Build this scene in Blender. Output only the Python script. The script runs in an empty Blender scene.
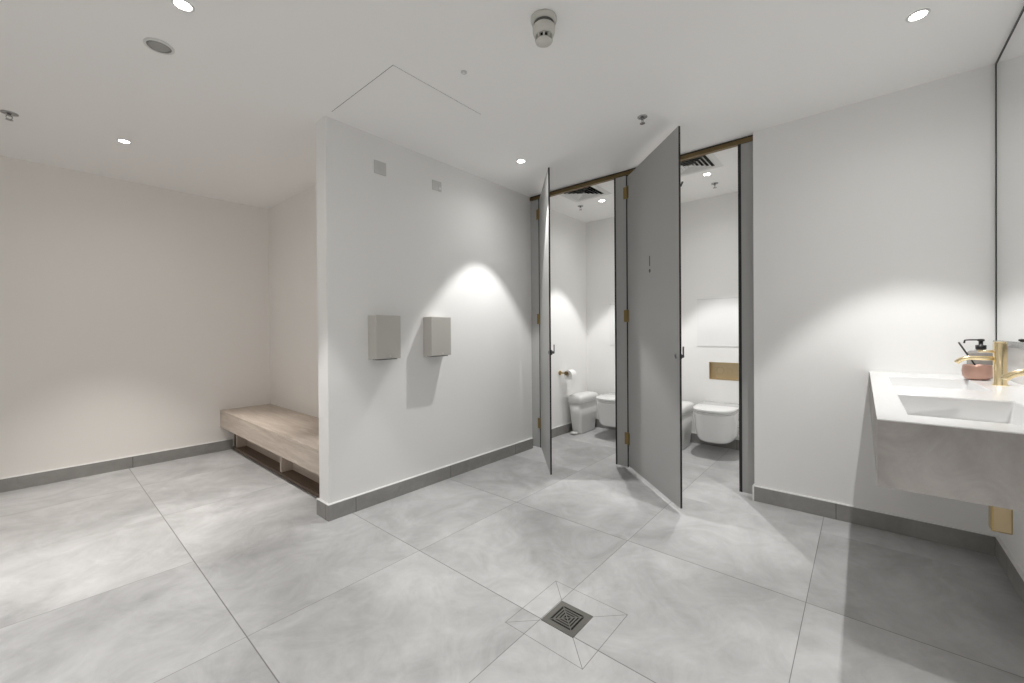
import bpy, math, random
from mathutils import Vector, Matrix
random.seed(4)
S = bpy.context.scene
COL = S.collection
PI = math.pi

# ------------------------------------------------------------------ sizes of the place (metres)
H = 2.512                    # ceiling
YD = 2.522                   # face of the dispenser wall
XE = 1.178                   # free end of that wall
XC = 3.243                   # plane of the cubicle fronts
XR = 3.192                   # face of the wall beside the vanity
YR = -0.5245                 # face of the mirror wall
YB = 4.877                   # far wall behind the bench
XB = 1.647                   # wall at the back of the bench
XK = 4.45                    # back wall of the cubicles
HB = 0.098                   # skirting height
XW = -1.5                    # wall behind the camera


# ------------------------------------------------------------------ node helpers
def new_mat(name):
    m = bpy.data.materials.new(name)
    m.use_nodes = True
    nt = m.node_tree
    return m, nt, nt.nodes['Principled BSDF']


def simple(name, col, rough=.5, metal=0.0, spec=.5, bump=0.0, bscale=60, **kw):
    m, nt, b = new_mat(name)
    b.inputs['Base Color'].default_value = (*col, 1)
    b.inputs['Roughness'].default_value = rough
    b.inputs['Metallic'].default_value = metal
    b.inputs['Specular IOR Level'].default_value = spec
    for k, v in kw.items():
        b.inputs[k.replace('_', ' ')].default_value = v
    tc = nt.nodes.new('ShaderNodeTexCoord')
    n = nt.nodes.new('ShaderNodeTexNoise')
    n.inputs['Scale'].default_value = bscale
    n.inputs['Detail'].default_value = 3
    nt.links.new(tc.outputs['Object'], n.inputs['Vector'])
    mr = nt.nodes.new('ShaderNodeMapRange')
    mr.inputs['To Min'].default_value = max(0.0, rough - .04)
    mr.inputs['To Max'].default_value = min(1.0, rough + .04)
    nt.links.new(n.outputs['Fac'], mr.inputs['Value'])
    nt.links.new(mr.outputs['Result'], b.inputs['Roughness'])
    if bump:
        bp = nt.nodes.new('ShaderNodeBump')
        bp.inputs['Strength'].default_value = bump
        bp.inputs['Distance'].default_value = .002
        nt.links.new(n.outputs['Fac'], bp.inputs['Height'])
        nt.links.new(bp.outputs['Normal'], b.inputs['Normal'])
    return m


class G:
    """tiny arithmetic wrapper for shader math nodes"""
    def __init__(s, nt): s.nt = nt

    def m(s, op, a, b=None, c=None):
        n = s.nt.nodes.new('ShaderNodeMath')
        n.operation = op
        for i, v in enumerate((a, b, c)):
            if v is None: continue
            if isinstance(v, (int, float)): n.inputs[i].default_value = v
            else: s.nt.links.new(v, n.inputs[i])
        return n.outputs[0]


def ramp(nt, fac, stops):
    r = nt.nodes.new('ShaderNodeValToRGB')
    e = r.color_ramp.elements
    while len(e) < len(stops): e.new(.5)
    for k, (p, c) in enumerate(stops):
        e[k].position = p
        e[k].color = (*c, 1)
    nt.links.new(fac, r.inputs['Fac'])
    return r.outputs['Color']


def stone_colour(nt, vec, a, b, c, s1=1.3, s2=4.5):
    n1 = nt.nodes.new('ShaderNodeTexNoise')
    n1.inputs['Scale'].default_value = s1
    n1.inputs['Detail'].default_value = 7
    n1.inputs['Roughness'].default_value = .62
    n1.inputs['Distortion'].default_value = .9
    nt.links.new(vec, n1.inputs['Vector'])
    n2 = nt.nodes.new('ShaderNodeTexNoise')
    n2.inputs['Scale'].default_value = s2
    n2.inputs['Detail'].default_value = 8
    n2.inputs['Roughness'].default_value = .7
    n2.inputs['Distortion'].default_value = 1.6
    nt.links.new(vec, n2.inputs['Vector'])
    g = G(nt)
    f = g.m('ADD', g.m('MULTIPLY', n1.outputs['Fac'], .62), g.m('MULTIPLY', n2.outputs['Fac'], .38))
    return ramp(nt, f, [(.36, a), (.5, b), (.64, c)]), n2.outputs['Fac']


S_T = 0.8063
OX, OY = 0.5156, 1.7993
DCX, DCY = 1.391, 0.912


def floor_mat():
    m, nt, b = new_mat('porcelain floor tile')
    g = G(nt)
    tc = nt.nodes.new('ShaderNodeTexCoord')
    sp = nt.nodes.new('ShaderNodeSeparateXYZ')
    nt.links.new(tc.outputs['Object'], sp.inputs[0])
    x, y = sp.outputs['X'], sp.outputs['Y']
    tx = g.m('DIVIDE', g.m('SUBTRACT', x, OX), S_T)
    ty = g.m('DIVIDE', g.m('SUBTRACT', y, OY), S_T)

    def dist(t):
        fr = g.m('SUBTRACT', t, g.m('ROUND', t))
        return g.m('MULTIPLY', g.m('ABSOLUTE', fr), S_T)
    # no joints across the doorways; the left columns are laid with a broken bond
    dx_ = g.m('ADD', dist(tx), g.m('GREATER_THAN', x, 2.6))
    near1 = g.m('LESS_THAN', g.m('ABSOLUTE', g.m('SUBTRACT', ty, 1.0)), .3)
    near2 = g.m('LESS_THAN', g.m('ABSOLUTE', g.m('SUBTRACT', ty, 2.0)), .3)
    leftc = g.m('LESS_THAN', x, OX)
    skip = g.m('ADD', g.m('MULTIPLY', near1, g.m('SUBTRACT', 1.0, leftc)), g.m('MULTIPLY', near2, leftc))
    dy_ = g.m('ADD', g.m('ADD', dist(ty), .0006), skip)
    d = g.m('MINIMUM', dx_, dy_)
    ax = g.m('ABSOLUTE', g.m('SUBTRACT', x, DCX))
    ay = g.m('ABSOLUTE', g.m('SUBTRACT', y, DCY))
    r = g.m('MAXIMUM', ax, ay)
    sq = g.m('ABSOLUTE', g.m('SUBTRACT', r, .1775))
    dg = g.m('ADD', g.m('MULTIPLY', g.m('ABSOLUTE', g.m('SUBTRACT', ax, ay)), .707),
             g.m('MULTIPLY', g.m('GREATER_THAN', r, .1775), 1.0))
    d2 = g.m('MINIMUM', sq, dg)
    j1 = nt.nodes.new('ShaderNodeMapRange')
    j1.inputs['From Min'].default_value = .0013
    j1.inputs['From Max'].default_value = .0026
    j1.inputs['To Min'].default_value = 1
    j1.inputs['To Max'].default_value = 0
    nt.links.new(d, j1.inputs['Value'])
    j2 = nt.nodes.new('ShaderNodeMapRange')
    j2.inputs['From Min'].default_value = .0007
    j2.inputs['From Max'].default_value = .0017
    j2.inputs['To Min'].default_value = 1
    j2.inputs['To Max'].default_value = 0
    nt.links.new(d2, j2.inputs['Value'])
    joint = g.m('MAXIMUM', j1.outputs['Result'], j2.outputs['Result'])
    # every tile shifts the stone pattern
    cid = nt.nodes.new('ShaderNodeCombineXYZ')
    nt.links.new(g.m('FLOOR', tx), cid.inputs[0])
    nt.links.new(g.m('FLOOR', ty), cid.inputs[1])
    wn = nt.nodes.new('ShaderNodeTexWhiteNoise')
    nt.links.new(cid.outputs[0], wn.inputs['Vector'])
    vm = nt.nodes.new('ShaderNodeVectorMath')
    vm.operation = 'MULTIPLY_ADD'
    nt.links.new(wn.outputs['Color'], vm.inputs[0])
    vm.inputs[1].default_value = (7, 7, 7)
    nt.links.new(tc.outputs['Object'], vm.inputs[2])
    col, n2 = stone_colour(nt, vm.outputs[0], (.36, .358, .36), (.49, .488, .49), (.62, .618, .62), 1.1, 3.6)
    mx = nt.nodes.new('ShaderNodeMix')
    mx.data_type = 'RGBA'
    nt.links.new(g.m('MULTIPLY', joint, .85), mx.inputs['Factor'])
    nt.links.new(col, mx.inputs['A'])
    mx.inputs['B'].default_value = (.16, .155, .15, 1)
    nt.links.new(mx.outputs['Result'], b.inputs['Base Color'])
    rr = nt.nodes.new('ShaderNodeMapRange')
    rr.inputs['To Min'].default_value = .36
    rr.inputs['To Max'].default_value = .52
    nt.links.new(n2, rr.inputs['Value'])
    nt.links.new(rr.outputs['Result'], b.inputs['Roughness'])
    b.inputs['Specular IOR Level'].default_value = .35
    bp = nt.nodes.new('ShaderNodeBump')
    bp.inputs['Strength'].default_value = .5
    bp.inputs['Distance'].default_value = .001
    bp.invert = True
    nt.links.new(joint, bp.inputs['Height'])
    nt.links.new(bp.outputs['Normal'], b.inputs['Normal'])
    return m


def stone_mat(name, a, b_, c, rough, s1=2.0, s2=7.0, axis_joint=None):
    m, nt, b = new_mat(name)
    tc = nt.nodes.new('ShaderNodeTexCoord')
    col, n2 = stone_colour(nt, tc.outputs['Object'], a, b_, c, s1, s2)
    if axis_joint:
        g = G(nt)
        sp = nt.nodes.new('ShaderNodeSeparateXYZ')
        nt.links.new(tc.outputs['Object'], sp.inputs[0])
        ax, off = axis_joint
        t = g.m('DIVIDE', g.m('SUBTRACT', sp.outputs[ax], off), S_T)
        d = g.m('MULTIPLY', g.m('ABSOLUTE', g.m('SUBTRACT', t, g.m('ROUND', t))), S_T)
        j = g.m('LESS_THAN', d, .0018)
        mx = nt.nodes.new('ShaderNodeMix')
        mx.data_type = 'RGBA'
        nt.links.new(j, mx.inputs['Factor'])
        nt.links.new(col, mx.inputs['A'])
        mx.inputs['B'].default_value = (.09, .087, .083, 1)
        col = mx.outputs['Result']
    nt.links.new(col, b.inputs['Base Color'])
    b.inputs['Roughness'].default_value = rough
    b.inputs['Specular IOR Level'].default_value = .35
    return m


def wood_mat(name, c1, c2, rough=.45):
    m, nt, b = new_mat(name)
    tc = nt.nodes.new('ShaderNodeTexCoord')
    mp = nt.nodes.new('ShaderNodeMapping')
    mp.inputs['Scale'].default_value = (9, .8, 9)
    nt.links.new(tc.outputs['Object'], mp.inputs['Vector'])
    n = nt.nodes.new('ShaderNodeTexNoise')
    n.inputs['Scale'].default_value = 3.2
    n.inputs['Detail'].default_value = 8
    n.inputs['Roughness'].default_value = .65
    n.inputs['Distortion'].default_value = .7
    nt.links.new(mp.outputs[0], n.inputs['Vector'])
    c = ramp(nt, n.outputs['Fac'], [(.3, c1), (.52, tuple((a + b_) / 2 for a, b_ in zip(c1, c2))), (.72, c2)])
    nt.links.new(c, b.inputs['Base Color'])
    b.inputs['Roughness'].default_value = rough
    b.inputs['Specular IOR Level'].default_value = .3
    bp = nt.nodes.new('ShaderNodeBump')
    bp.inputs['Strength'].default_value = .12
    bp.inputs['Distance'].default_value = .001
    nt.links.new(n.outputs['Fac'], bp.inputs['Height'])
    nt.links.new(bp.outputs['Normal'], b.inputs['Normal'])
    return m


def brushed(name, col, rough=.28, axis=2):
    m, nt, b = new_mat(name)
    tc = nt.nodes.new('ShaderNodeTexCoord')
    mp = nt.nodes.new('ShaderNodeMapping')
    sc = [220, 220, 220]
    sc[axis] = 6
    mp.inputs['Scale'].default_value = sc
    nt.links.new(tc.outputs['Object'], mp.inputs['Vector'])
    n = nt.nodes.new('ShaderNodeTexNoise')
    n.inputs['Scale'].default_value = 1
    nt.links.new(mp.outputs[0], n.inputs['Vector'])
    mr = nt.nodes.new('ShaderNodeMapRange')
    mr.inputs['To Min'].default_value = rough - .07
    mr.inputs['To Max'].default_value = rough + .1
    nt.links.new(n.outputs['Fac'], mr.inputs['Value'])
    nt.links.new(mr.outputs['Result'], b.inputs['Roughness'])
    b.inputs['Base Color'].default_value = (*col, 1)
    b.inputs['Metallic'].default_value = 1
    return m


def emit(name, col, s):
    m, nt, b = new_mat(name)
    b.inputs['Base Color'].default_value = (.9, .9, .9, 1)
    b.inputs['Emission Color'].default_value = (*col, 1)
    b.inputs['Emission Strength'].default_value = s
    return m


def glass(name, col=(1, 1, 1), rough=.02):
    m, nt, b = new_mat(name)
    b.inputs['Base Color'].default_value = (*col, 1)
    b.inputs['Roughness'].default_value = rough
    b.inputs['Transmission Weight'].default_value = 1
    b.inputs['IOR'].default_value = 1.45
    return m


M_PAINT = simple('white wall paint', (.86, .855, .845), .6, spec=.25, bump=.08, bscale=350)
M_BEIGE = simple('warm white wall paint', (.87, .845, .815), .6, spec=.25, bump=.08, bscale=350)
M_CEIL = simple('white ceiling paint', (.93, .922, .91), .75, spec=.15)
M_FLOOR = floor_mat()
M_SKX = stone_mat('grey skirting tile running along x', (.24, .235, .225), (.29, .283, .272), (.34, .332, .32), .5, axis_joint=('X', 0.540))
M_SKY = stone_mat('grey skirting tile running along y', (.24, .235, .225), (.29, .283, .272), (.34, .332, .32), .5, axis_joint=('Y', 0.127))
M_SEAL = simple('white sealant', (.85, .85, .84), .4)
M_LAM = simple('grey laminate', (.40, .40, .395), .42, spec=.4)
M_LAMEDGE = simple('black laminate core', (.012, .012, .012), .5)
M_BRASS = brushed('brushed brass', (.50, .37, .17), .32)
M_BRASSX = brushed('satin brass plate', (.66, .53, .34), .42, 1)
M_BRONZE = brushed('dark bronze', (.20, .145, .075), .40, 1)
M_HINGE = brushed('aged brass', (.27, .20, .09), .36)
M_DETECT = simple('off white detector plastic', (.60, .595, .55), .45)
M_GRILLE = simple('grey grille', (.36, .355, .345), .6)
M_TAP = brushed('polished brass', (.90, .74, .46), .2, 2)
M_CHROME = simple('satin chrome', (.42, .42, .42), .25, 1.0)
M_STEEL = simple('dull steel grate', (.16, .155, .14), .5, .5)
M_GUN = simple('gunmetal', (.10, .10, .10), .35, .6)
M_BLACK = simple('black plastic', (.012, .012, .012), .35)
M_DARK = simple('dark void', (.01, .01, .01), .9)
M_PORC = simple('glazed white porcelain', (.86, .86, .86), .08, spec=.6, Coat_Weight=.3, Coat_Roughness=.03)
M_BIN = simple('white bin plastic', (.78, .78, .77), .3)
M_PAPER = simple('toilet paper', (.88, .88, .87), .9, bump=.3, bscale=90)
M_SOLID = simple('white solid surface', (.79, .79, .79), .22, spec=.5)
M_CONC = stone_mat('grey concrete look cladding', (.29, .27, .255), (.36, .338, .32), (.43, .405, .385), .55, 2.2, 8)
M_DISP = simple('pearl grey metal', (.56, .545, .51), .38, .15, spec=.5)
M_PLAST = simple('white plastic', (.74, .74, .72), .4)
M_PLASTG = simple('pale grey plastic', (.60, .60, .585), .4)
M_VOIDG = simple('shadowed grey plastic', (.10, .10, .10), .6)
M_WOOD = wood_mat('pale ash', (.47, .395, .335), (.66, .575, .50))
M_WOODD = wood_mat('brown oak base board', (.13, .095, .07), (.20, .15, .115))
M_LENS = emit('lamp lens', (1, .97, .92), 18)
M_MIRROR = simple('mirror silver', (.93, .94, .94), .0, 1.0)
M_MIRROR.node_tree.nodes['Principled BSDF'].inputs['Roughness'].default_value = 0.0
for l in list(M_MIRROR.node_tree.links):
    if l.to_socket.name == 'Roughness': M_MIRROR.node_tree.links.remove(l)
M_COPPER = simple('rose copper', (.50, .31, .25), .38, .6)
M_GLASSG = glass('smoky bottle glass', (.62, .60, .57), .05)
M_LIQ = simple('grey hand soap bottle', (.30, .285, .265), .12, spec=.6)
M_PANEL = simple('white access panel', (.82, .82, .82), .35)
M_WHITE_LINE = simple('white print', (.85, .85, .85), .5)
M_GREYLINE = simple('dark grey mark', (.08, .08, .08), .4)


# ------------------------------------------------------------------ mesh helper
class MB:
    def __init__(s): s.v, s.f, s.mi, s.sm = [], [], [], []

    def add(s, vs, fs, mi=0, smooth=False):
        o = len(s.v)
        s.v += [tuple(v) for v in vs]
        for k, f in enumerate(fs):
            s.f.append([i + o for i in f])
            s.mi.append(mi[k] if isinstance(mi, list) else mi)
            s.sm.append(smooth)
        return s

    def box(s, a, b, mi=0, face_mi=None):
        x0, y0, z0 = [min(p, q) for p, q in zip(a, b)]
        x1, y1, z1 = [max(p, q) for p, q in zip(a, b)]
        v = [(x0, y0, z0), (x1, y0, z0), (x1, y1, z0), (x0, y1, z0), (x0, y0, z1), (x1, y0, z1), (x1, y1, z1), (x0, y1, z1)]
        f = [(0, 3, 2, 1), (4, 5, 6, 7), (0, 1, 5, 4), (2, 3, 7, 6), (0, 4, 7, 3), (1, 2, 6, 5)]  # bottom top -y +y -x +x
        return s.add(v, f, face_mi or mi)

    def prism(s, pts, z0, z1, mi=0):
        n = len(pts)
        v = [(x, y, z0) for x, y in pts] + [(x, y, z1) for x, y in pts]
        f = [tuple(range(n - 1, -1, -1)), tuple(range(n, 2 * n))] + [(i, (i + 1) % n, n + (i + 1) % n, n + i) for i in range(n)]
        return s.add(v, f, mi)

    def lathe(s, prof, c=(0, 0, 0), n=28, mi=0, axis='z', smooth=True, caps=True):
        vs, fs = [], []
        for r, z in prof:
            for k in range(n):
                a = 2 * PI * k / n
                p = (r * math.cos(a), r * math.sin(a), z)
                if axis == 'x': p = (p[2], p[0], p[1])
                if axis == 'y': p = (p[1], p[2], p[0])
                vs.append((p[0] + c[0], p[1] + c[1], p[2] + c[2]))
        m = len(prof)
        for j in range(m - 1):
            for k in range(n):
                fs.append((j * n + k, j * n + (k + 1) % n, (j + 1) * n + (k + 1) % n, (j + 1) * n + k))
        s.add(vs, fs, mi, smooth)
        if caps:
            o = len(s.v) - len(vs)
            s.f.append([o + k for k in range(n - 1, -1, -1)]); s.mi.append(mi); s.sm.append(False)
            s.f.append([o + (m - 1) * n + k for k in range(n)]); s.mi.append(mi); s.sm.append(False)
        return s

    def tube(s, pts, r, n=14, mi=0):
        P = [Vector(p) for p in pts]
        rs = r if isinstance(r, (list, tuple)) else [r] * len(P)
        T = []
        for i in range(len(P)):
            a = P[max(i - 1, 0)]; b = P[min(i + 1, len(P) - 1)]
            T.append((b - a).normalized())
        up = Vector((0, 0, 1)) if abs(T[0].z) < .9 else Vector((1, 0, 0))
        u = T[0].cross(up).normalized()
        vs, fs = [], []
        for i, p in enumerate(P):
            u = (u - T[i] * u.dot(T[i])).normalized()
            w = T[i].cross(u)
            for k in range(n):
                a = 2 * PI * k / n
                vs.append(p + (u * math.cos(a) + w * math.sin(a)) * rs[i])
        for j in range(len(P) - 1):
            for k in range(n):
                fs.append((j * n + k, j * n + (k + 1) % n, (j + 1) * n + (k + 1) % n, (j + 1) * n + k))
        s.add(vs, fs, mi, True)
        o = len(s.v) - len(vs)
        s.f.append([o + k for k in range(n - 1, -1, -1)]); s.mi.append(mi); s.sm.append(False)
        s.f.append([o + (len(P) - 1) * n + k for k in range(n)]); s.mi.append(mi); s.sm.append(False)
        return s

    def loft(s, secs, mi=0, smooth=True, cap=(True, True)):
        """secs: list of rings (same point count), each a list of 3-D points"""
        n = len(secs[0])
        vs = [p for r in secs for p in r]
        fs = []
        for j in range(len(secs) - 1):
            for k in range(n):
                fs.append((j * n + k, j * n + (k + 1) % n, (j + 1) * n + (k + 1) % n, (j + 1) * n + k))
        s.add(vs, fs, mi, smooth)
        o = len(s.v) - len(vs)
        if cap[0]: s.f.append([o + k for k in range(n - 1, -1, -1)]); s.mi.append(mi); s.sm.append(smooth)
        if cap[1]: s.f.append([o + (len(secs) - 1) * n + k for k in range(n)]); s.mi.append(mi); s.sm.append(smooth)
        return s

    def build(s, name, mats, parent=None, bevel=0, seg=2, loc=None, rotz=0, autosmooth=None):
        me = bpy.data.meshes.new(name)
        me.from_pydata(s.v, [], s.f)
        for m in (mats if isinstance(mats, (list, tuple)) else [mats]): me.materials.append(m)
        for p, i, sm in zip(me.polygons, s.mi, s.sm):
            p.material_index = i
            p.use_smooth = sm
        me.update()
        import bmesh
        bm = bmesh.new(); bm.from_mesh(me)
        bmesh.ops.recalc_face_normals(bm, faces=bm.faces)
        bm.to_mesh(me); bm.free()
        o = bpy.data.objects.new(name, me)
        COL.objects.link(o)
        if parent: o.parent = parent
        if loc: o.location = loc
        o.rotation_euler = (0, 0, rotz)
        if bevel:
            b = o.modifiers.new('edge', 'BEVEL')
            b.width = bevel; b.segments = seg; b.limit_method = 'ANGLE'; b.angle_limit = math.radians(40)
        return o


def tag(o, label=None, cat=None, group=None, kind=None):
    if label: o['label'] = label
    if cat: o['category'] = cat
    if group: o['group'] = group
    if kind: o['kind'] = kind
    return o


def thing(name, label, cat, loc=(0, 0, 0), rotz=0, group=None):
    o = bpy.data.objects.new(name, None)
    o.empty_display_size = .05
    COL.objects.link(o)
    o.location = loc
    o.rotation_euler = (0, 0, rotz)
    return tag(o, label, cat, group)


def copy_tree(o, parent=None):
    c = o.copy()
    COL.objects.link(c)
    c.parent = parent
    for ch in list(o.children):
        copy_tree(ch, c)
    return c


def struct(name, a, b, mat, label, cat='wall'):
    return tag(MB().box(a, b).build(name, mat), label, cat, kind='structure')


# ------------------------------------------------------------------ the room
struct('floor', (XW - .1, YR - .1, -.06), (XK + .15, YB + .1, 0), M_FLOOR, 'pale grey concrete-look tiled floor of the washroom', 'floor')
struct('ceiling', (XW - .1, YR - .1, H), (XK + .15, YB + .1, H + .06), M_CEIL, 'smooth white ceiling over the washroom', 'ceiling')
struct('wall_far_left', (XW - .1, YB, 0), (XB + .1, YB + .1, H), M_BEIGE, 'plain wall at the far left, behind the end of the bench')
struct('wall_bench', (XB, YD + .135, 0), (XB + .1, YB, H), M_BEIGE, 'narrow wall behind the wooden bench')
struct('wall_partition', (XE, YD, 0), (3.30, YD + .135, H), M_PAINT, 'white wall carrying the two metal dispensers')
struct('wall_vanity', (XR, YR, 0), (3.30, .565, H), M_PAINT, 'white wall between the cubicles and the mirror')
struct('wall_mirror', (XW, YR - .1, 0), (3.30, YR, H), M_PAINT, 'wall at the right edge carrying mirror and vanity')
struct('wall_behind', (XW - .1, YR - .1, 0), (XW, YB + .1, H), M_PAINT, 'wall at the near end of the washroom')
struct('wall_cubicle_left', (3.30, 2.60, 0), (XK + .1, 2.70, H), M_PAINT, 'side wall of the left cubicle with the roll holder')
struct('wall_cubicle_divider', (3.262, 1.515, 0), (XK, 1.57, H), M_PAINT, 'dividing wall between the two cubicles')
struct('wall_cubicle_right', (3.30, .47, 0), (XK + .1, .56, H), M_PAINT, 'right side wall of the right cubicle')

# back wall of the cubicles, with the recesses for the brass niches cut out
NICHES = [(0.918, 1.187), (1.905, 2.174)]
NZ0, NZ1, ND = .672, .846, .055
wb = MB()
ys = [.56] + [v for n in NICHES for v in n] + [2.60]
for k in range(0, len(ys) - 1):
    if k % 2 == 0:
        wb.box((XK, ys[k], 0), (XK + .1, ys[k + 1], H))
    else:
        wb.box((XK, ys[k], 0), (XK + .1, ys[k + 1], NZ0))
        wb.box((XK, ys[k], NZ1), (XK + .1, ys[k + 1], H))
        wb.box((XK + ND, ys[k], NZ0), (XK + .1, ys[k + 1], NZ1))
tag(wb.build('wall_cubicle_back', M_PAINT), 'back wall of the cubicles behind the toilets', 'wall', kind='structure')


def skirting(name, a, b, mat, side, label):
    """a, b opposite corners of the tile run; side = which way it faces, for the sealant bead on top"""
    o = tag(MB().box((*a, 0), (*b, HB)).build(name, mat, bevel=.0012), label, 'skirting', kind='structure')
    x0, x1 = sorted((a[0], b[0])); y0, y1 = sorted((a[1], b[1]))
    e = .005
    MB().box((x0, y0, HB), (x1, y1, HB + e)).build('sealant', M_SEAL, o)
    return o


T = .014
skirting('baseboard_partition', (XE - T, YD - T), (3.230, YD), M_SKX, 'y', 'grey tile skirting under the two dispensers')
skirting('baseboard_partition_end', (XE - T, YD), (XE, YD + .135 + T), M_SKY, 'x', 'short grey tile skirting on the free end of the wall')
skirting('baseboard_far_left', (XW, YB - T), (1.29, YB), M_SKX, 'y', 'grey tile skirting of the far left wall')
skirting('baseboard_vanity', (XR - T, YR + T), (XR, .565), M_SKY, 'x', 'grey tile skirting below the vanity, right of the cubicles')
skirting('baseboard_vanity_return', (XR - T, .565), (3.225, .565 + .010), M_SEAL, 'x', 'skirting return at the right cubicle panel')
skirting('baseboard_mirror', (XW, YR), (XR, YR + T), M_SKX, 'y', 'grey tile skirting along the mirror wall')
skirting('baseboard_cubicle_left', (3.31, 2.60 - T), (XK - T, 2.60), M_SKX, 'y', 'grey tile skirting along the side wall of the left cubicle')
skirting('baseboard_cubicle_back_left', (XK - T, 1.57), (XK, 2.60), M_SKY, 'x', 'grey tile skirting behind the left toilet')
skirting('baseboard_cubicle_back_right', (XK - T, .56), (XK, 1.515), M_SKY, 'x', 'grey tile skirting behind the right toilet')
skirting('baseboard_divider', (3.30, 1.515 - T), (XK - T, 1.515), M_SKX, 'y', 'grey tile skirting on the dividing wall in the right cubicle')
skirting('baseboard_divider_left', (3.30, 1.57), (XK - T, 1.57 + T), M_SKX, 'y', 'grey tile skirting on the dividing wall in the left cubicle')

# ------------------------------------------------------------------ floor drain
d = thing('floor_drain', 'square steel floor drain with concentric slots, set in the floor tiles', 'drain', (DCX, DCY, 0))
hw = .0755
MB().box((-hw, -hw, .0002), (hw, hw, .0008)).build('drain_pan', M_DARK, d)


def sq_ring(mb, r0, r1, z0, z1, mi=0):
    mb.box((-r1, r0, z0), (r1, r1, z1), mi).box((-r1, -r1, z0), (r1, -r0, z1), mi)
    mb.box((-r1, -r0, z0), (-r0, r0, z1), mi).box((r0, -r0, z0), (r1, r0, z1), mi)


fr = MB(); sq_ring(fr, .052, hw, .001, .0030); fr.build('frame', M_STEEL, d, bevel=.0004)
gr = MB()
for r in (.042, .030, .018):
    sq_ring(gr, r - .0042, r + .0016, .001, .0030)
gr.box((-.006, -.006, .001), (.006, .006, .0030))
for sx, sy in ((1, 1), (1, -1)):
    a = math.radians(45)
    L, w = .073, .002
    p = [(-L, -w * sy * sx), (L, -w * sy * sx)]
    dx, dy = L * .707, L * .707 * sy
    nx, ny = -w * sy, w
    gr.add([(-dx - nx * .7, -dy - ny * .7, .0029), (dx - nx * .7, dy - ny * .7, .0029), (dx + nx * .7, dy + ny * .7, .0029), (-dx + nx * .7, -dy + ny * .7, .0029),
            (-dx - nx * .7, -dy - ny * .7, .0008), (dx - nx * .7, dy - ny * .7, .0008), (dx + nx * .7, dy + ny * .7, .0008), (-dx + nx * .7, -dy + ny * .7, .0008)],
           [(0, 1, 2, 3), (7, 6, 5, 4), (0, 4, 5, 1), (1, 5, 6, 2), (2, 6, 7, 3), (3, 7, 4, 0)])
gr.build('grate', M_STEEL, d)

# ------------------------------------------------------------------ bench
BX, BY0, BY1 = 1.188, YD + .137, YB - .001
b = thing('bench', 'pale wooden bench with open shoe boxes beneath, in the alcove at the left', 'bench', (BX, BY0, 0))
bw, bl = XB - BX - .001, BY1 - BY0
MB().box((.0, 0, .385), (bw, bl, .408)).build('seat', M_WOOD, b, bevel=.003)
MB().box((.0, 0, .240), (.020, bl, .3845)).build('front_board', M_WOOD, b, bevel=.002)
MB().box((.0205, 0, .240), (.135, bl, .255)).build('underside_board', M_WOOD, b)
for yy in (.03, .965, 2.105):
    MB().box((.112, yy, .026), (.1995, yy + .034, .239)).build('divider', M_WOOD, b, bevel=.001)
MB().box((.20, .0, .026), (.22, bl, .3845)).build('back_board', M_WOOD, b)
MB().box((.102, 0, .0), (.42, bl, .025)).build('base_board', M_WOODD, b)
MB().box((.118, bl - .018, .0255), (.1995, bl, .2395)).build('end_board', M_WOODD, b)

# ------------------------------------------------------------------ dispensers
def dispenser(x, label):
    t = thing('wall_dispenser', label, 'dispenser', (x, YD, .985), group=None)
    w, h, dp = .19, .298, .100
    mb = MB()
    mb.add([(-w / 2, 0, 0), (w / 2, 0, 0), (w / 2, 0, h), (-w / 2, 0, h),
            (-w / 2, -dp, .006), (w / 2, -dp, .006), (w / 2, -dp, h), (-w / 2, -dp, h)],
           [(0, 1, 2, 3), (7, 6, 5, 4), (0, 4, 5, 1), (3, 2, 6, 7), (0, 3, 7, 4), (1, 5, 6, 2)])
    mb.build('body', M_DISP, t, bevel=.004, seg=3)
    MB().lathe([(.0065, 0), (.0065, .002), (.004, .003)], (0.012, -dp, .022), axis='y').build('indicator_lens', M_PORC, t).scale = (1, 1, 1)
    MB().box((-w / 2 + .02, -dp + .015, -.001), (w / 2 - .02, -.02, .0035)).build('nozzle_plate', M_BLACK, t)
    return t


dispenser(1.545, 'grey metal wall dispenser nearest the free end of the wall')
dispenser(2.000, 'grey metal wall dispenser nearer the cubicles, brighter on its top')

# blank square plates above them
p1 = thing('wall_plate', 'plain square plate high on the wall above the left dispenser', 'wall plate', (1.553, YD, 2.300))
MB().box((-.045, -.008, -.045), (.045, 0, .045)).build('plate', M_PLASTG, p1, bevel=.003)
MB().box((-.018, -.010, -.018), (.018, -.008, .018)).build('insert', M_PLASTG, p1, bevel=.001)
p2 = thing('wall_sensor', 'square plate with a small white sensor dome, above the right dispenser', 'sensor', (2.045, YD, 2.309))
MB().box((-.045, -.008, -.038), (.045, 0, .038)).build('plate', M_PLASTG, p2, bevel=.003)
sd = MB(); sd.lathe([(.014, 0), (.0138, -.006), (.011, -.012), (.006, -.016), (.001, -.0175)], (.022, -.008, -.018), axis='y')
sd.build('sensor_dome', M_PORC, p2)


# ------------------------------------------------------------------ cubicle fronts
PT = .013
FM = [1, 1, 0, 0, 1, 1]


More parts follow.
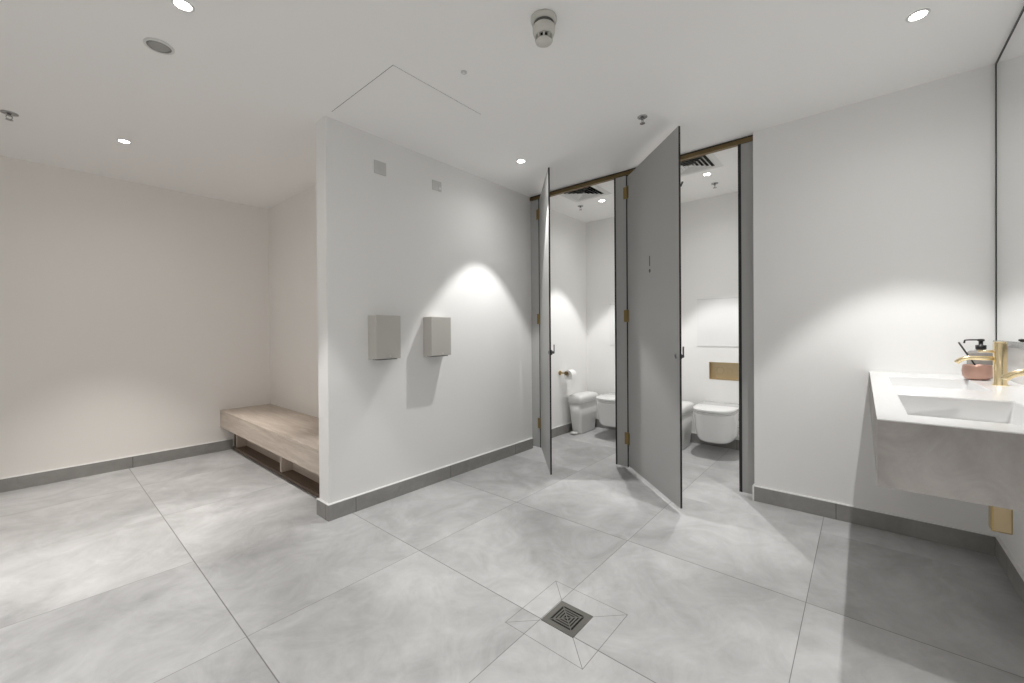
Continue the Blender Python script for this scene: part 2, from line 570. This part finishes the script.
def panel(name, y0, y1, label, seals):
    t = thing(name, label, 'partition panel', (XC, (y0 + y1) / 2, 0))
    w = (y1 - y0) / 2
    MB().box((-PT / 2, -w, .022), (PT / 2, w, 2.4715), face_mi=[1, 1, 1, 1, 0, 0]).build('board', [M_LAM, M_LAMEDGE], t)
    for sy, sw in seals:
        ye = -w if sy < 0 else w
        MB().box((-PT / 2 - .004, ye - (sw if sy > 0 else 0), .022), (-PT / 2 - .0002, ye + (sw if sy < 0 else 0), 2.4715)).build('seal_strip', M_LAMEDGE, t)
    return t


panel('cubicle_panel', 2.412, 2.5215, 'narrow grey panel between the dispenser wall and the left cubicle door', [(-1, .010)])
panel('cubicle_panel', 1.495, 1.613, 'grey panel between the two cubicle doors', [(1, .013), (-1, .010)])
panel('cubicle_panel', .566, .666, 'grey panel between the right cubicle doorway and the vanity wall', [(1, .019)])

hr = thing('header_rail', 'dark bronze rail above both cubicle doorways, just under the ceiling', 'rail', (XC, .566, 2.472))
MB().box((-.018, 0, 0), (.018, 2.5215 - .566, .006)).box((-.018, 0, .006), (-.014, 2.5215 - .566, .028)).box((.014, 0, .006), (.018, 2.5215 - .566, .028)).build('channel', M_BRONZE, hr)
MB().box((-.0138, 0, .0062), (.0138, 2.5215 - .566, .0395)).build('filler', M_LAMEDGE, hr)


def door(name, hinge, edge, label, marks=False):
    hx, hy = hinge
    dx, dy = edge[0] - hx, edge[1] - hy
    w = math.hypot(dx, dy)
    t = thing(name, label, 'door', (hx, hy, 0), math.atan2(dy, dx))
    t['kind'] = 'structure'
    MB().box((.004, -PT / 2, .038), (w, PT / 2, 2.4535), face_mi=[1, 1, 0, 0, 1, 1]).build('door_leaf', [M_LAM, M_LAMEDGE], t)
    for z in (.262, 1.292, 2.322):
        h = MB()
        h.lathe([(.0065, -.052), (.0065, .052)], (0, -.012, z), 14)
        h.box((0.002, -PT / 2 - .003, z - .05), (.030, -PT / 2, z + .05))
        hn = h.build('hinge', M_HINGE, t, bevel=.0008)
    # leaf of each hinge that lies on the fixed panel
    # lock: coin slot outside (local -y), turn lever inside (+y)
    k = MB(); k.lathe([(.014, -PT / 2 - .004), (.016, -PT / 2 - .002), (.016, -PT / 2)], (w - .045, 0, 1.0), 20, axis='y')
    lk = k.build('lock_rose', M_CHROME, t)
    MB().box((w - .0475, -PT / 2 - .0052, .990), (w - .0425, -PT / 2 - .004, 1.010)).build('coin_slot', M_BLACK, lk)
    k = MB(); k.lathe([(.020, PT / 2), (.020, PT / 2 + .012), (.010, PT / 2 + .016), (.010, PT / 2 + .030)], (w - .030, 0, 1.0), 20, axis='y')
    k.box((w - .034, PT / 2 + .024, .995), (w - .024, PT / 2 + .031, 1.062))
    k.build('turn_lever', M_GUN, t, bevel=.001)
    k = MB(); k.tube([(w - .06, PT / 2, 2.12), (w - .06, PT / 2 + .02, 2.12), (w - .06, PT / 2 + .035, 2.10), (w - .06, PT / 2 + .045, 2.125)], .007, 10)
    k.lathe([(.016, PT / 2), (.013, PT / 2 + .004)], (w - .06, 0, 2.12), 18, axis='y')
    (k.build('coat_hook', M_GUN, t) if marks else None)
    if marks:
        k = MB()
        f = .50 * w
        k.box((f - .006, -PT / 2 - .0012, 1.640), (f + .006, -PT / 2, 1.715))
        k.lathe([(.014, -PT / 2 - .0012), (.014, -PT / 2)], (f, 0, 1.606), 16, axis='y')
        k.build('door_sign', M_GUN, t)
    return t


D1H, D1E = (3.232, 2.405), (2.632, 1.866)
D2H, D2E = (3.232, 1.488), (2.650, .874)
door('door_1', D1H, D1E, 'grey door of the left cubicle standing open, seen almost edge-on')
door('door_2', D2H, D2E, 'grey door of the right cubicle standing open, its broad face in view', True)
# fixed hinge leaves belong to the panels
for po, y in ((bpy.data.objects['cubicle_panel'], 2.412), (bpy.data.objects['cubicle_panel.001'], 1.495)):
    for z in (.262, 1.292, 2.322):
        yl = y - po.location.y
        MB().box((-PT / 2 - .0075, yl + .002, z - .05), (-PT / 2 - .0042, yl + .034, z + .05)).build('hinge_leaf', M_HINGE, po, bevel=.0008)


# ------------------------------------------------------------------ toilets
def d_outline(x_back, length, width, n=26, sq=2.9):
    """plan of a wall-hung pan: back at +x, rounded nose towards -x"""
    pts = []
    straight = length * .46
    rl = length - straight
    pts.append((x_back, width / 2 * .93))
    for k in range(n + 1):
        a = PI / 2 + PI * k / n
        c, s_ = math.cos(a), math.sin(a)
        px = x_back - straight - rl * abs(c) ** (2 / sq)
        py = width / 2 * (abs(s_) ** (2 / sq)) * (1 if s_ >= 0 else -1)
        pts.append((px, py))
    pts.append((x_back, -width / 2 * .93))
    return pts


def toilet(yc, label):
    t = thing('wall_hung_toilet', label, 'toilet', (XK, yc, 0))
    secs = []
    for z, L, W in [(.128, .34, .18), (.130, .40, .235), (.138, .44, .272), (.155, .470, .300), (.185, .490, .318), (.24, .505, .332), (.32, .517, .343),
                    (.385, .525, .349), (.400, .527, .351), (.404, .522, .346)]:
        secs.append([(x, y, z) for x, y in d_outline(-.0, L, W)])
    MB().loft(secs).build('pan', M_PORC, t)

    def slab(name, z0, z1, L, W, xb, r=.004):
        s_ = []
        for z, k in ((z0, r), (z0 + r, 0), (z1 - r, 0), (z1 - r * .3, r * .5), (z1, r * 1.8)):
            s_.append([(x, y, z) for x, y in d_outline(xb, L - k, W - 2 * k)])
        return MB().loft(s_).build(name, M_PORC, t)
    slab('seat', .409, .421, .521, .352, -.006)
    slab('lid', .4262, .449, .530, .362, -.004)
    # waste connector just peeping below
    MB().lathe([(.045, -.14), (.05, -.03), (.05, -.0005)], (0, 0, .150), 24, axis='x').build('waste_connector', M_PLAST, t)
    return t


toilet(2.075, 'white wall-hung toilet in the left cubicle, half hidden by the grey panel')
toilet(1.050, 'white wall-hung toilet with closed lid in the right cubicle')


# brass niche plates and access panels
def niche(y0, y1, label):
    yc = (y0 + y1) / 2
    t = thing('flush_niche', label, 'flush plate', (XK, yc, NZ0))
    w, h = (y1 - y0) / 2 - .0005, NZ1 - NZ0
    m = MB()
    m.box((-.003, -w, .0005), (ND - .003, w, .005)).box((-.003, -w, h - .005), (ND - .003, w, h - .0005))
    m.box((-.003, -w, .005), (ND - .003, -w + .005, h - .005)).box((-.003, w - .005, .005), (ND - .003, w, h - .005))
    m.build('liner', M_BRASSX, t, bevel=.0008)
    MB().box((ND - .0028, -w + .0055, .0055), (ND - .0008, w - .0055, h - .0055)).build('back_plate', M_BRASSX, t)
    for s_, r in ((-1, .024), (1, .034)):
        MB().lathe([(r, -.006), (r + .002, -.004), (r + .002, 0)], (ND - .0028, s_ * .042, h / 2), 28, axis='x').build('flush_button', M_BRASSX, t)
    return t


niche(*NICHES[0], 'recessed brass flush niche above the toilet in the right cubicle')
niche(*NICHES[1], 'recessed brass flush niche above the toilet in the left cubicle')


def access(yc, label):
    t = thing('access_panel', label, 'access panel', (XK, yc, 1.005))
    MB().box((-.006, -.245, 0), (0, .245, .490)).build('panel', M_PANEL, t, bevel=.0015)
    MB().box((-.0068, -.245, .476), (-.0061, .245, .479)).build('seam', M_PLASTG, t)
    return t


access(1.053, 'white access panel on the wall above the right toilet')
access(2.040, 'white access panel on the wall above the left toilet')


# ------------------------------------------------------------------ bins
def rrect(cx, cy, w, l, r, z, n=6):
    pts = []
    for sx, sy, a0 in ((1, 1, 0), (-1, 1, PI / 2), (-1, -1, PI), (1, -1, 1.5 * PI)):
        for k in range(n + 1):
            a = a0 + PI / 2 * k / n
            pts.append((cx + sx * (w / 2 - r) + r * math.cos(a), cy + sy * (l / 2 - r) + r * math.sin(a), z))
    return pts


def pedal_bin(loc, label):
    t = thing('pedal_bin', label, 'bin', loc)
    secs = [rrect(0, 0, w, l, r, z) for z, w, l, r in [(.012, .32, .125, .028), (.02, .325, .13, .03), (.20, .36, .155, .032), (.36, .395, .175, .035)]]
    MB().loft(secs).build('body', M_BIN, t)
    lid = [rrect(0, 0, w, l, r, z) for z, w, l, r in [(.355, .404, .184, .036), (.359, .412, .190, .038), (.405, .414, .190, .04), (.424, .404, .182, .04), (.440, .37, .15, .045), (.446, .30, .10, .044)]]
    MB().loft(lid).build('lid', M_BIN, t)
    MB().loft([rrect(0, 0, .316, .122, .026, z) for z in (0, .0115)]).build('base_ring', M_PLASTG, t)
    pd = MB()
    secs = [rrect(-.205, 0, .085, w, .026, z) for z, w in ((.012, .066), (.016, .072), (.024, .072), (.029, .064))]
    pd.loft(secs)
    pd.build('pedal', M_BIN, t)
    return t


pedal_bin((4.165, 2.482, 0), 'white pedal bin beside the toilet in the left cubicle')
pedal_bin((4.165, 1.395, 0), 'white pedal bin beside the toilet in the right cubicle, mostly behind the door')


# toilet roll holder on the left cubicle side wall
def roll_holder():
    t = thing('toilet_roll_holder', 'brass toilet roll holder on the side wall of the left cubicle', 'roll holder', (3.85, 2.60, .70))
    MB().lathe([(.026, 0), (.026, -.006), (.023, -.008)], (0, 0, 0), 24, axis='y').build('wall_rose', M_BRASS, t)
    MB().tube([(0, -.006, 0), (0, -.072, 0), (.003, -.082, 0), (.012, -.086, 0), (.15, -.086, 0)], .008, 14).build('bar', M_BRASS, t)
    MB().lathe([(.019, -.014), (.021, -.010), (.021, .004)], (.004, -.086, 0), 24, axis='x').build('end_knob', M_BRONZE, t)
    r = thing('toilet_roll', 'white toilet roll hanging on the brass holder in the left cubicle', 'toilet roll', (3.93, 2.514, .678))
    m = MB()
    n = 40
    vs, fs = [], []
    for x, rr in ((-.05, .021), (-.05, .054), (.05, .054), (.05, .021)):
        for k in range(n):
            a = 2 * PI * k / n
            vs.append((x, rr * math.cos(a), rr * math.sin(a)))
    for j in range(4):
        for k in range(n):
            fs.append((j * n + k, j * n + (k + 1) % n, ((j + 1) % 4) * n + (k + 1) % n, ((j + 1) % 4) * n + k))
    m.add(vs, fs, 0, False)
    m.build('paper', M_PAPER, r)
    MB().box((-.05, -.0550, -.125), (.05, -.0542, 0)).build('loose_sheet', M_PAPER, r)


roll_holder()

# ------------------------------------------------------------------ vanity
VX0, VX1, VY0, VY1 = 1.499, XR - .001, YR + .001, -.029
VZ0, VZ1 = .733, .917
BAS = [(1.625, 2.130), (2.430, 2.930)]
BYB, BYF = -.385, -.097
v = thing('vanity', 'wall-mounted vanity with white double-basin top and grey concrete-look sides', 'vanity', (0, 0, 0))
# top slab with two rectangular openings, then basin bowls
top = MB()
TZ = VZ1 - .0025
xs = [VX0, BAS[0][0], BAS[0][1], BAS[1][0], BAS[1][1], VX1]
for i in range(5):
    if i % 2 == 0:
        top.box((xs[i], VY0, TZ), (xs[i + 1], VY1, VZ1))
    else:
        top.box((xs[i], VY0, TZ), (xs[i + 1], BYB, VZ1))
        top.box((xs[i], BYF, TZ), (xs[i + 1], VY1, VZ1))
top.build('countertop', M_SOLID, v)
for x0, x1 in BAS:
    cx, cy, w, l = (x0 + x1) / 2, (BYB + BYF) / 2, x1 - x0, BYF - BYB
    bb = MB()
    rings = [rrect(cx, cy, w, l, .004, VZ1 - .0008), rrect(cx, cy, w - .002, l - .002, .006, VZ1 - .004), rrect(cx, cy, w - .018, l - .018, .018, VZ1 - .070),
             rrect(cx, cy, w - .040, l - .036, .025, VZ1 - .082), rrect(cx, cy, .10, .08, .03, VZ1 - .088)]
    bb.loft(rings, cap=(False, True))
    # corner infill so that the rounded mouth meets the square opening
    bo = bb.build('basin', M_SOLID, v)
    s2 = bo.modifiers.new('shell', 'SOLIDIFY'); s2.thickness = .006; s2.offset = 1
    dr = MB(); dr.lathe([(.031, 0), (.031, .002), (.026, .004), (.020, .0025), (.018, .0045), (.002, .006)], (cx + .0, cy - .06, VZ1 - .0868), 28)
    dr.build('basin_waste', M_CHROME, bo)
# clad box
cl = MB()
cl.box((VX0 + .0165, VY1 - .016, VZ0), (VX1, VY1 - .0003, TZ - .0002))
cl.box((VX0 + .0003, VY0, VZ0), (VX0 + .016, VY1 - .0003, TZ - .0002))
cl.box((VX0 + .0165, VY0, VZ0), (VX1, VY1 - .0165, VZ0 + .012))
cl.build('cladding', M_CONC, v)
# waste cover under the vanity
w = thing('waste_cover', 'brass box cover of the waste pipe hanging beneath the vanity', 'pipe cover', (2.30, -.386, VZ0))
MB().box((0, -.026, -.322), (.05, .026, 0)).build('casing', M_BRASS, w, bevel=.004)
MB().box((-.0015, -.021, -.317), (0, .021, -.006)).build('front_plate', M_BRASSX, w)


# taps
def tap(x, label):
    t = thing('basin_tap', label, 'tap', (x, -.4475, VZ1))
    MB().lathe([(.0250, 0), (.0250, .004), (.0205, .006), (.0205, .178), (.0195, .186), (.017, .189)], (0, 0, 0), 32).build('body', M_TAP, t)
    pts = [(0, .015, .116)]
    pts += [(0, .06, .116), (0, .086, .1158)]
    for k in range(1, 9):
        a = math.radians(58) * k / 8
        pts.append((0, .086 + .050 * math.sin(a), .1158 - .050 * (1 - math.cos(a))))
    MB().tube(pts, [.0095] * len(pts), 18).build('spout', M_TAP, t)
    MB().tube([(0, .015, .146), (0, .064, .146)], .0052, 14).build('lever', M_TAP, t)
    return t


tap(2.700, 'brass basin tap over the far basin, next to the soap bottle')
tap(1.880, 'brass basin tap over the near basin, cut by the right edge of the photo')

# soap pump bottle
s = thing('soap_bottle', 'grey soap bottle with black pump, at the back corner of the vanity', 'soap bottle', (3.080, -.448, VZ1))
MB().lathe([(.042, 0), (.046, .003), (.048, .010), (.048, .118), (.045, .130), (.028, .137), (.0165, .139), (.0165, .142)], n=36).build('bottle', M_LIQ, s)
MB().lathe([(.0485, 0), (.0485, .030)], (0, 0, .035), 36, caps=False).build('bottle_label', M_PLAST, s)
MB().lathe([(.019, .1425), (.019, .162), (.008, .163), (.008, .182), (.013, .183), (.013, .192), (.005, .194)], n=24).build('pump', M_BLACK, s)
MB().tube([(-.0, .008, .189), (-.005, .04, .189), (-.007, .055, .187), (-.008, .058, .172)], .0038, 12).build('pump_spout', M_BLACK, s)

c = thing('copper_pot', 'small rose-copper pot on the vanity by the corner wall', 'pot', (2.935, -.415, VZ1))
MB().lathe([(.026, 0), (.040, .004), (.049, .020), (.051, .045), (.048, .068), (.046, .072), (.044, .071), (.047, .045), (.045, .022), (.036, .008), (.002, .006)], n=36, caps=False).build('pot_body', M_COPPER, c)
st = MB().tube([(.006, -.028, .010), (-.002, .012, .080), (-.014, .062, .180)], [.003, .0032, .0035], 10).build('reed_stick', M_BLACK, None, loc=(2.935, -.415, VZ1))
tag(st, 'black stick leaning out of the small rose-copper pot', 'stick')

# mirror
mr = thing('wall_mirror', 'tall black-framed mirror filling the wall above the vanity', 'mirror', (0, YR, 1.090))
mx0, mx1, mz = -1.0, XR - .004, H - .004 - 1.090
MB().box((mx0 + .012, .001, .012), (mx1 - .012, .010, mz - .012)).build('glass', M_MIRROR, mr)
f = MB()
MB().box((mx0, 0, -.014), (mx1, .020, .0118)).build('bottom_rail', M_CHROME, mr)
f.box((mx0, 0, mz - .012), (mx1, .012, mz)).box((mx0, 0, .012), (mx0 + .012, .012, mz - .012)).box((mx1 - .012, 0, .012), (mx1, .012, mz - .012))
f.build('frame', M_BLACK, mr)

# ------------------------------------------------------------------ ceiling things
def downlight_obj(x, y, label, rim=.038):
    t = thing('downlight', label, 'ceiling light', (x, y, H), group='ceiling downlights')
    m = MB(); m.lathe([(rim - .010, -.0005), (rim - .009, -.004), (rim - .004, -.005), (rim, -.0035), (rim, -.0003)], n=32, caps=False)
    m.build('rim', M_PLAST, t)
    MB().lathe([(.001, -.0028), (rim - .0105, -.0028), (rim - .0105, -.0006), (.001, -.0006)], n=32, caps=False).build('lens', M_LENS, t)
    return t


NARROW, WIDE = 1.0, 1.0


def lamp(x, y, p_n, p_w, col=(1, .96, .91), ang=70, blend=.28):
    for nm, pw, an, bl, rad in (('beam', p_n, ang, blend, .012), ('flood', p_w, 165, 1.0, .015)):
        ld = bpy.data.lights.new('downlight_' + nm, 'SPOT')
        ld.energy = pw
        ld.color = col
        ld.spot_size = math.radians(an)
        ld.spot_blend = bl
        ld.shadow_soft_size = rad
        lo = bpy.data.objects.new('downlight_' + nm, ld)
        COL.objects.link(lo)
        lo.location = (x, y, H - .030)


WARM = (1, .955, .90)
NEUT = (1, .993, .975)
LIGHTS = [
    (2.500, 2.040, 'ceiling downlight nearest the left cubicle door, by the dispenser wall', NEUT, 53, 4),
    (2.482, -.183, 'ceiling downlight above the vanity, near the top right of the photo', NEUT, 53, 4.5),
    (.403, 2.105, 'ceiling downlight cut by the top edge of the photo', NEUT, 58, 5),
    (.409, 3.890, 'ceiling downlight above the alcove floor at the left', WARM, 104, 5),
    (3.807, 2.034, 'ceiling downlight in the left cubicle', NEUT, 53, 4.5),
    (3.775, 1.015, 'ceiling downlight in the right cubicle', NEUT, 53, 4.5),
]
for x, y, lab, colr, pn, pw in LIGHTS:
    downlight_obj(x, y, lab)
    lamp(x, y, pn, pw, colr, *((64, .65) if colr is WARM else (70, .28)))
for x, y in ((.40, -.18), (-.95, 2.10), (-.95, .5)):   # unseen fill downlights, added to light the near part of the room
    downlight_obj(x, y, 'added ceiling downlight, out of view, lighting the near part of the room')
    lamp(x, y, 50, 6, NEUT)


def sprinkler(x, y, label, plate=.030):
    t = thing('sprinkler_head', label, 'sprinkler', (x, y, H))
    MB().lathe([(plate, 0), (plate, -.003), (plate * .7, -.007), (.012, -.008)], n=28).build('escutcheon', M_CHROME, t)
    k = MB(); k.lathe([(.008, -.008), (.008, -.018), (.005, -.020)], n=16)
    k.tube([(-.010, 0, -.016), (-.013, 0, -.028), (-.004, 0, -.040)], .0022, 8).tube([(.010, 0, -.016), (.013, 0, -.028), (.004, 0, -.040)], .0022, 8)
    k.build('nozzle', M_CHROME, t)
    MB().lathe([(.016, -.040), (.016, -.042), (.004, -.044)], n=20).build('deflector', M_CHROME, t)
    return t


sprinkler(-.095, 3.913, 'sprinkler head on the ceiling at the far left edge of the photo', .038)
sprinkler(2.499, 1.050, 'sprinkler head on the ceiling above the open right cubicle door')
sprinkler(3.817, 2.296, 'sprinkler head on the ceiling of the left cubicle')
sprinkler(4.060, 1.026, 'sprinkler head on the ceiling of the right cubicle')

t = thing('indicator_lamp', 'tiny white ceiling indicator beside the ceiling hatch', 'indicator', (1.455, 1.564, H))
MB().lathe([(.016, 0), (.016, -.003), (.012, -.005)], n=24).build('bezel', M_PLASTG, t)
MB().lathe([(.008, -.005), (.007, -.010), (.002, -.012)], n=20).build('lens', M_PORC, t)

t = thing('ceiling_speaker', 'round grey ceiling speaker between two downlights at the upper left', 'speaker', (.386, 2.490, H))
MB().lathe([(.056, 0), (.056, -.004), (.051, -.007), (.047, -.007), (.046, -.004)], n=40).build('bezel', M_PLAST, t)
MB().lathe([(.0455, -.0042), (.030, -.0050), (.001, -.0054)], n=40).build('grille', M_GRILLE, t)

t = thing('smoke_detector', 'white smoke detector with dark slots at the top centre of the ceiling', 'smoke detector', (1.437, 1.040, H))
MB().lathe([(.055, 0), (.056, -.010), (.053, -.018), (.046, -.022)], n=40).build('base', M_DETECT, t)
MB().lathe([(.043, -.022), (.042, -.034)], n=40).build('neck', M_VOIDG, t)
MB().lathe([(.044, -.034), (.048, -.038), (.047, -.062), (.043, -.072), (.038, -.0775)], n=40).build('body', M_DETECT, t)
MB().lathe([(.027, -.077), (.026, -.0955)], n=40).build('sensor_chamber', M_DARK, t)
rb = MB()
for k in range(10):
    a = 2 * PI * k / 10
    ca, sa = math.cos(a), math.sin(a)
    pts = [(.0272, -.0025), (.038, -.0035), (.038, .0035), (.0272, .0025)]
    rb.prism([(p * ca - q * sa, p * sa + q * ca) for p, q in pts], -.0955, -.0785)
rb.build('cage_rib', M_DETECT, t)
MB().lathe([(.036, -.096), (.035, -.101), (.026, -.107), (.010, -.109), (.001, -.109)], n=40).build('cap', M_DETECT, t)

# access hatch in the ceiling
t = thing('ceiling_hatch', 'square plastered access hatch in the ceiling beside the dispenser wall', 'hatch', (1.493, 2.118, H))
hx, hy = .312, .328
MB().box((-hx, -hy, -.0006), (hx, hy, -.0002)).build('gap_strip', M_VOIDG, t)
MB().box((-hx + .0024, -hy + .0016, -.0016), (hx - .0010, hy - .0004, -.0007)).build('hatch_door', M_CEIL, t)


def vent(y, label):
    t = thing('ceiling_vent', label, 'vent', (3.475, y, H))
    R0 = .200
    f = MB()
    # flat outer flange
    vs = []
    rings = [(R0, 0), (R0, -.004), (R0 - .010, -.007), (R0 - .045, -.007), (R0 - .055, -.001)]
    sec = [[(sx * r, sy * r, z) for sx, sy in ((1, 1), (-1, 1), (-1, -1), (1, -1))] for r, z in rings]
    f.loft(sec, smooth=False, cap=(False, False)).build('frame', M_PLAST, t)
    MB().box((-.146, -.146, -.0015), (.146, .146, -.0003)).build('duct_void', M_DARK, t)
    for r in (.128, .098, .068, .038):
        s_ = MB()
        sec = [[(sx * q, sy * q, z) for sx, sy in ((1, 1), (-1, 1), (-1, -1), (1, -1))] for q, z in ((r + .004, -.014), (r - .013, -.002), (r - .015, -.002), (r + .002, -.015))]
        s_.loft(sec, smooth=False, cap=(False, False)).build('louvre', M_PLAST, t)
    MB().box((-.014, -.014, -.012), (.014, .014, -.002)).build('core', M_PLAST, t)
    return t


vent(1.060, 'square four-way air vent in the ceiling of the right cubicle')
vent(2.060, 'square four-way air vent in the ceiling of the left cubicle')

# ------------------------------------------------------------------ world, camera, view
wd = bpy.data.worlds.new('World')
S.world = wd
wd.use_nodes = True
wd.node_tree.nodes['Background'].inputs['Color'].default_value = (.5, .5, .5, 1)
wd.node_tree.nodes['Background'].inputs['Strength'].default_value = .2

cd = bpy.data.cameras.new('camera')
cd.sensor_fit = 'HORIZONTAL'
cd.sensor_width = 36
cd.lens = 408.446 * 36 / 1024
cd.shift_y = -6.745 / 1024
cd.clip_start = .02
co = bpy.data.objects.new('camera', cd)
COL.objects.link(co)
F = Vector((0.75852605, 0.65161578, -0.00592536)); R = Vector((0.65157182, -0.75854629, -0.00785376)); U = Vector((0.00961229, -0.00209649, 0.9999516))
mw = Matrix(((R.x, U.x, -F.x, 0), (R.y, U.y, -F.y, 0), (R.z, U.z, -F.z, 1.162), (0, 0, 0, 1)))
co.matrix_world = mw
S.camera = co

vs = S.view_settings
vs.view_transform = 'Standard'
vs.look = 'None'
vs.gamma = 1
vs.use_curve_mapping = False
vs.exposure = 0.62
S.cycles.max_bounces = 14
S.cycles.diffuse_bounces = 8
S.cycles.glossy_bounces = 6
S.cycles.transmission_bounces = 8
S.cycles.sample_clamp_indirect = 4
S.cycles.use_denoising = True
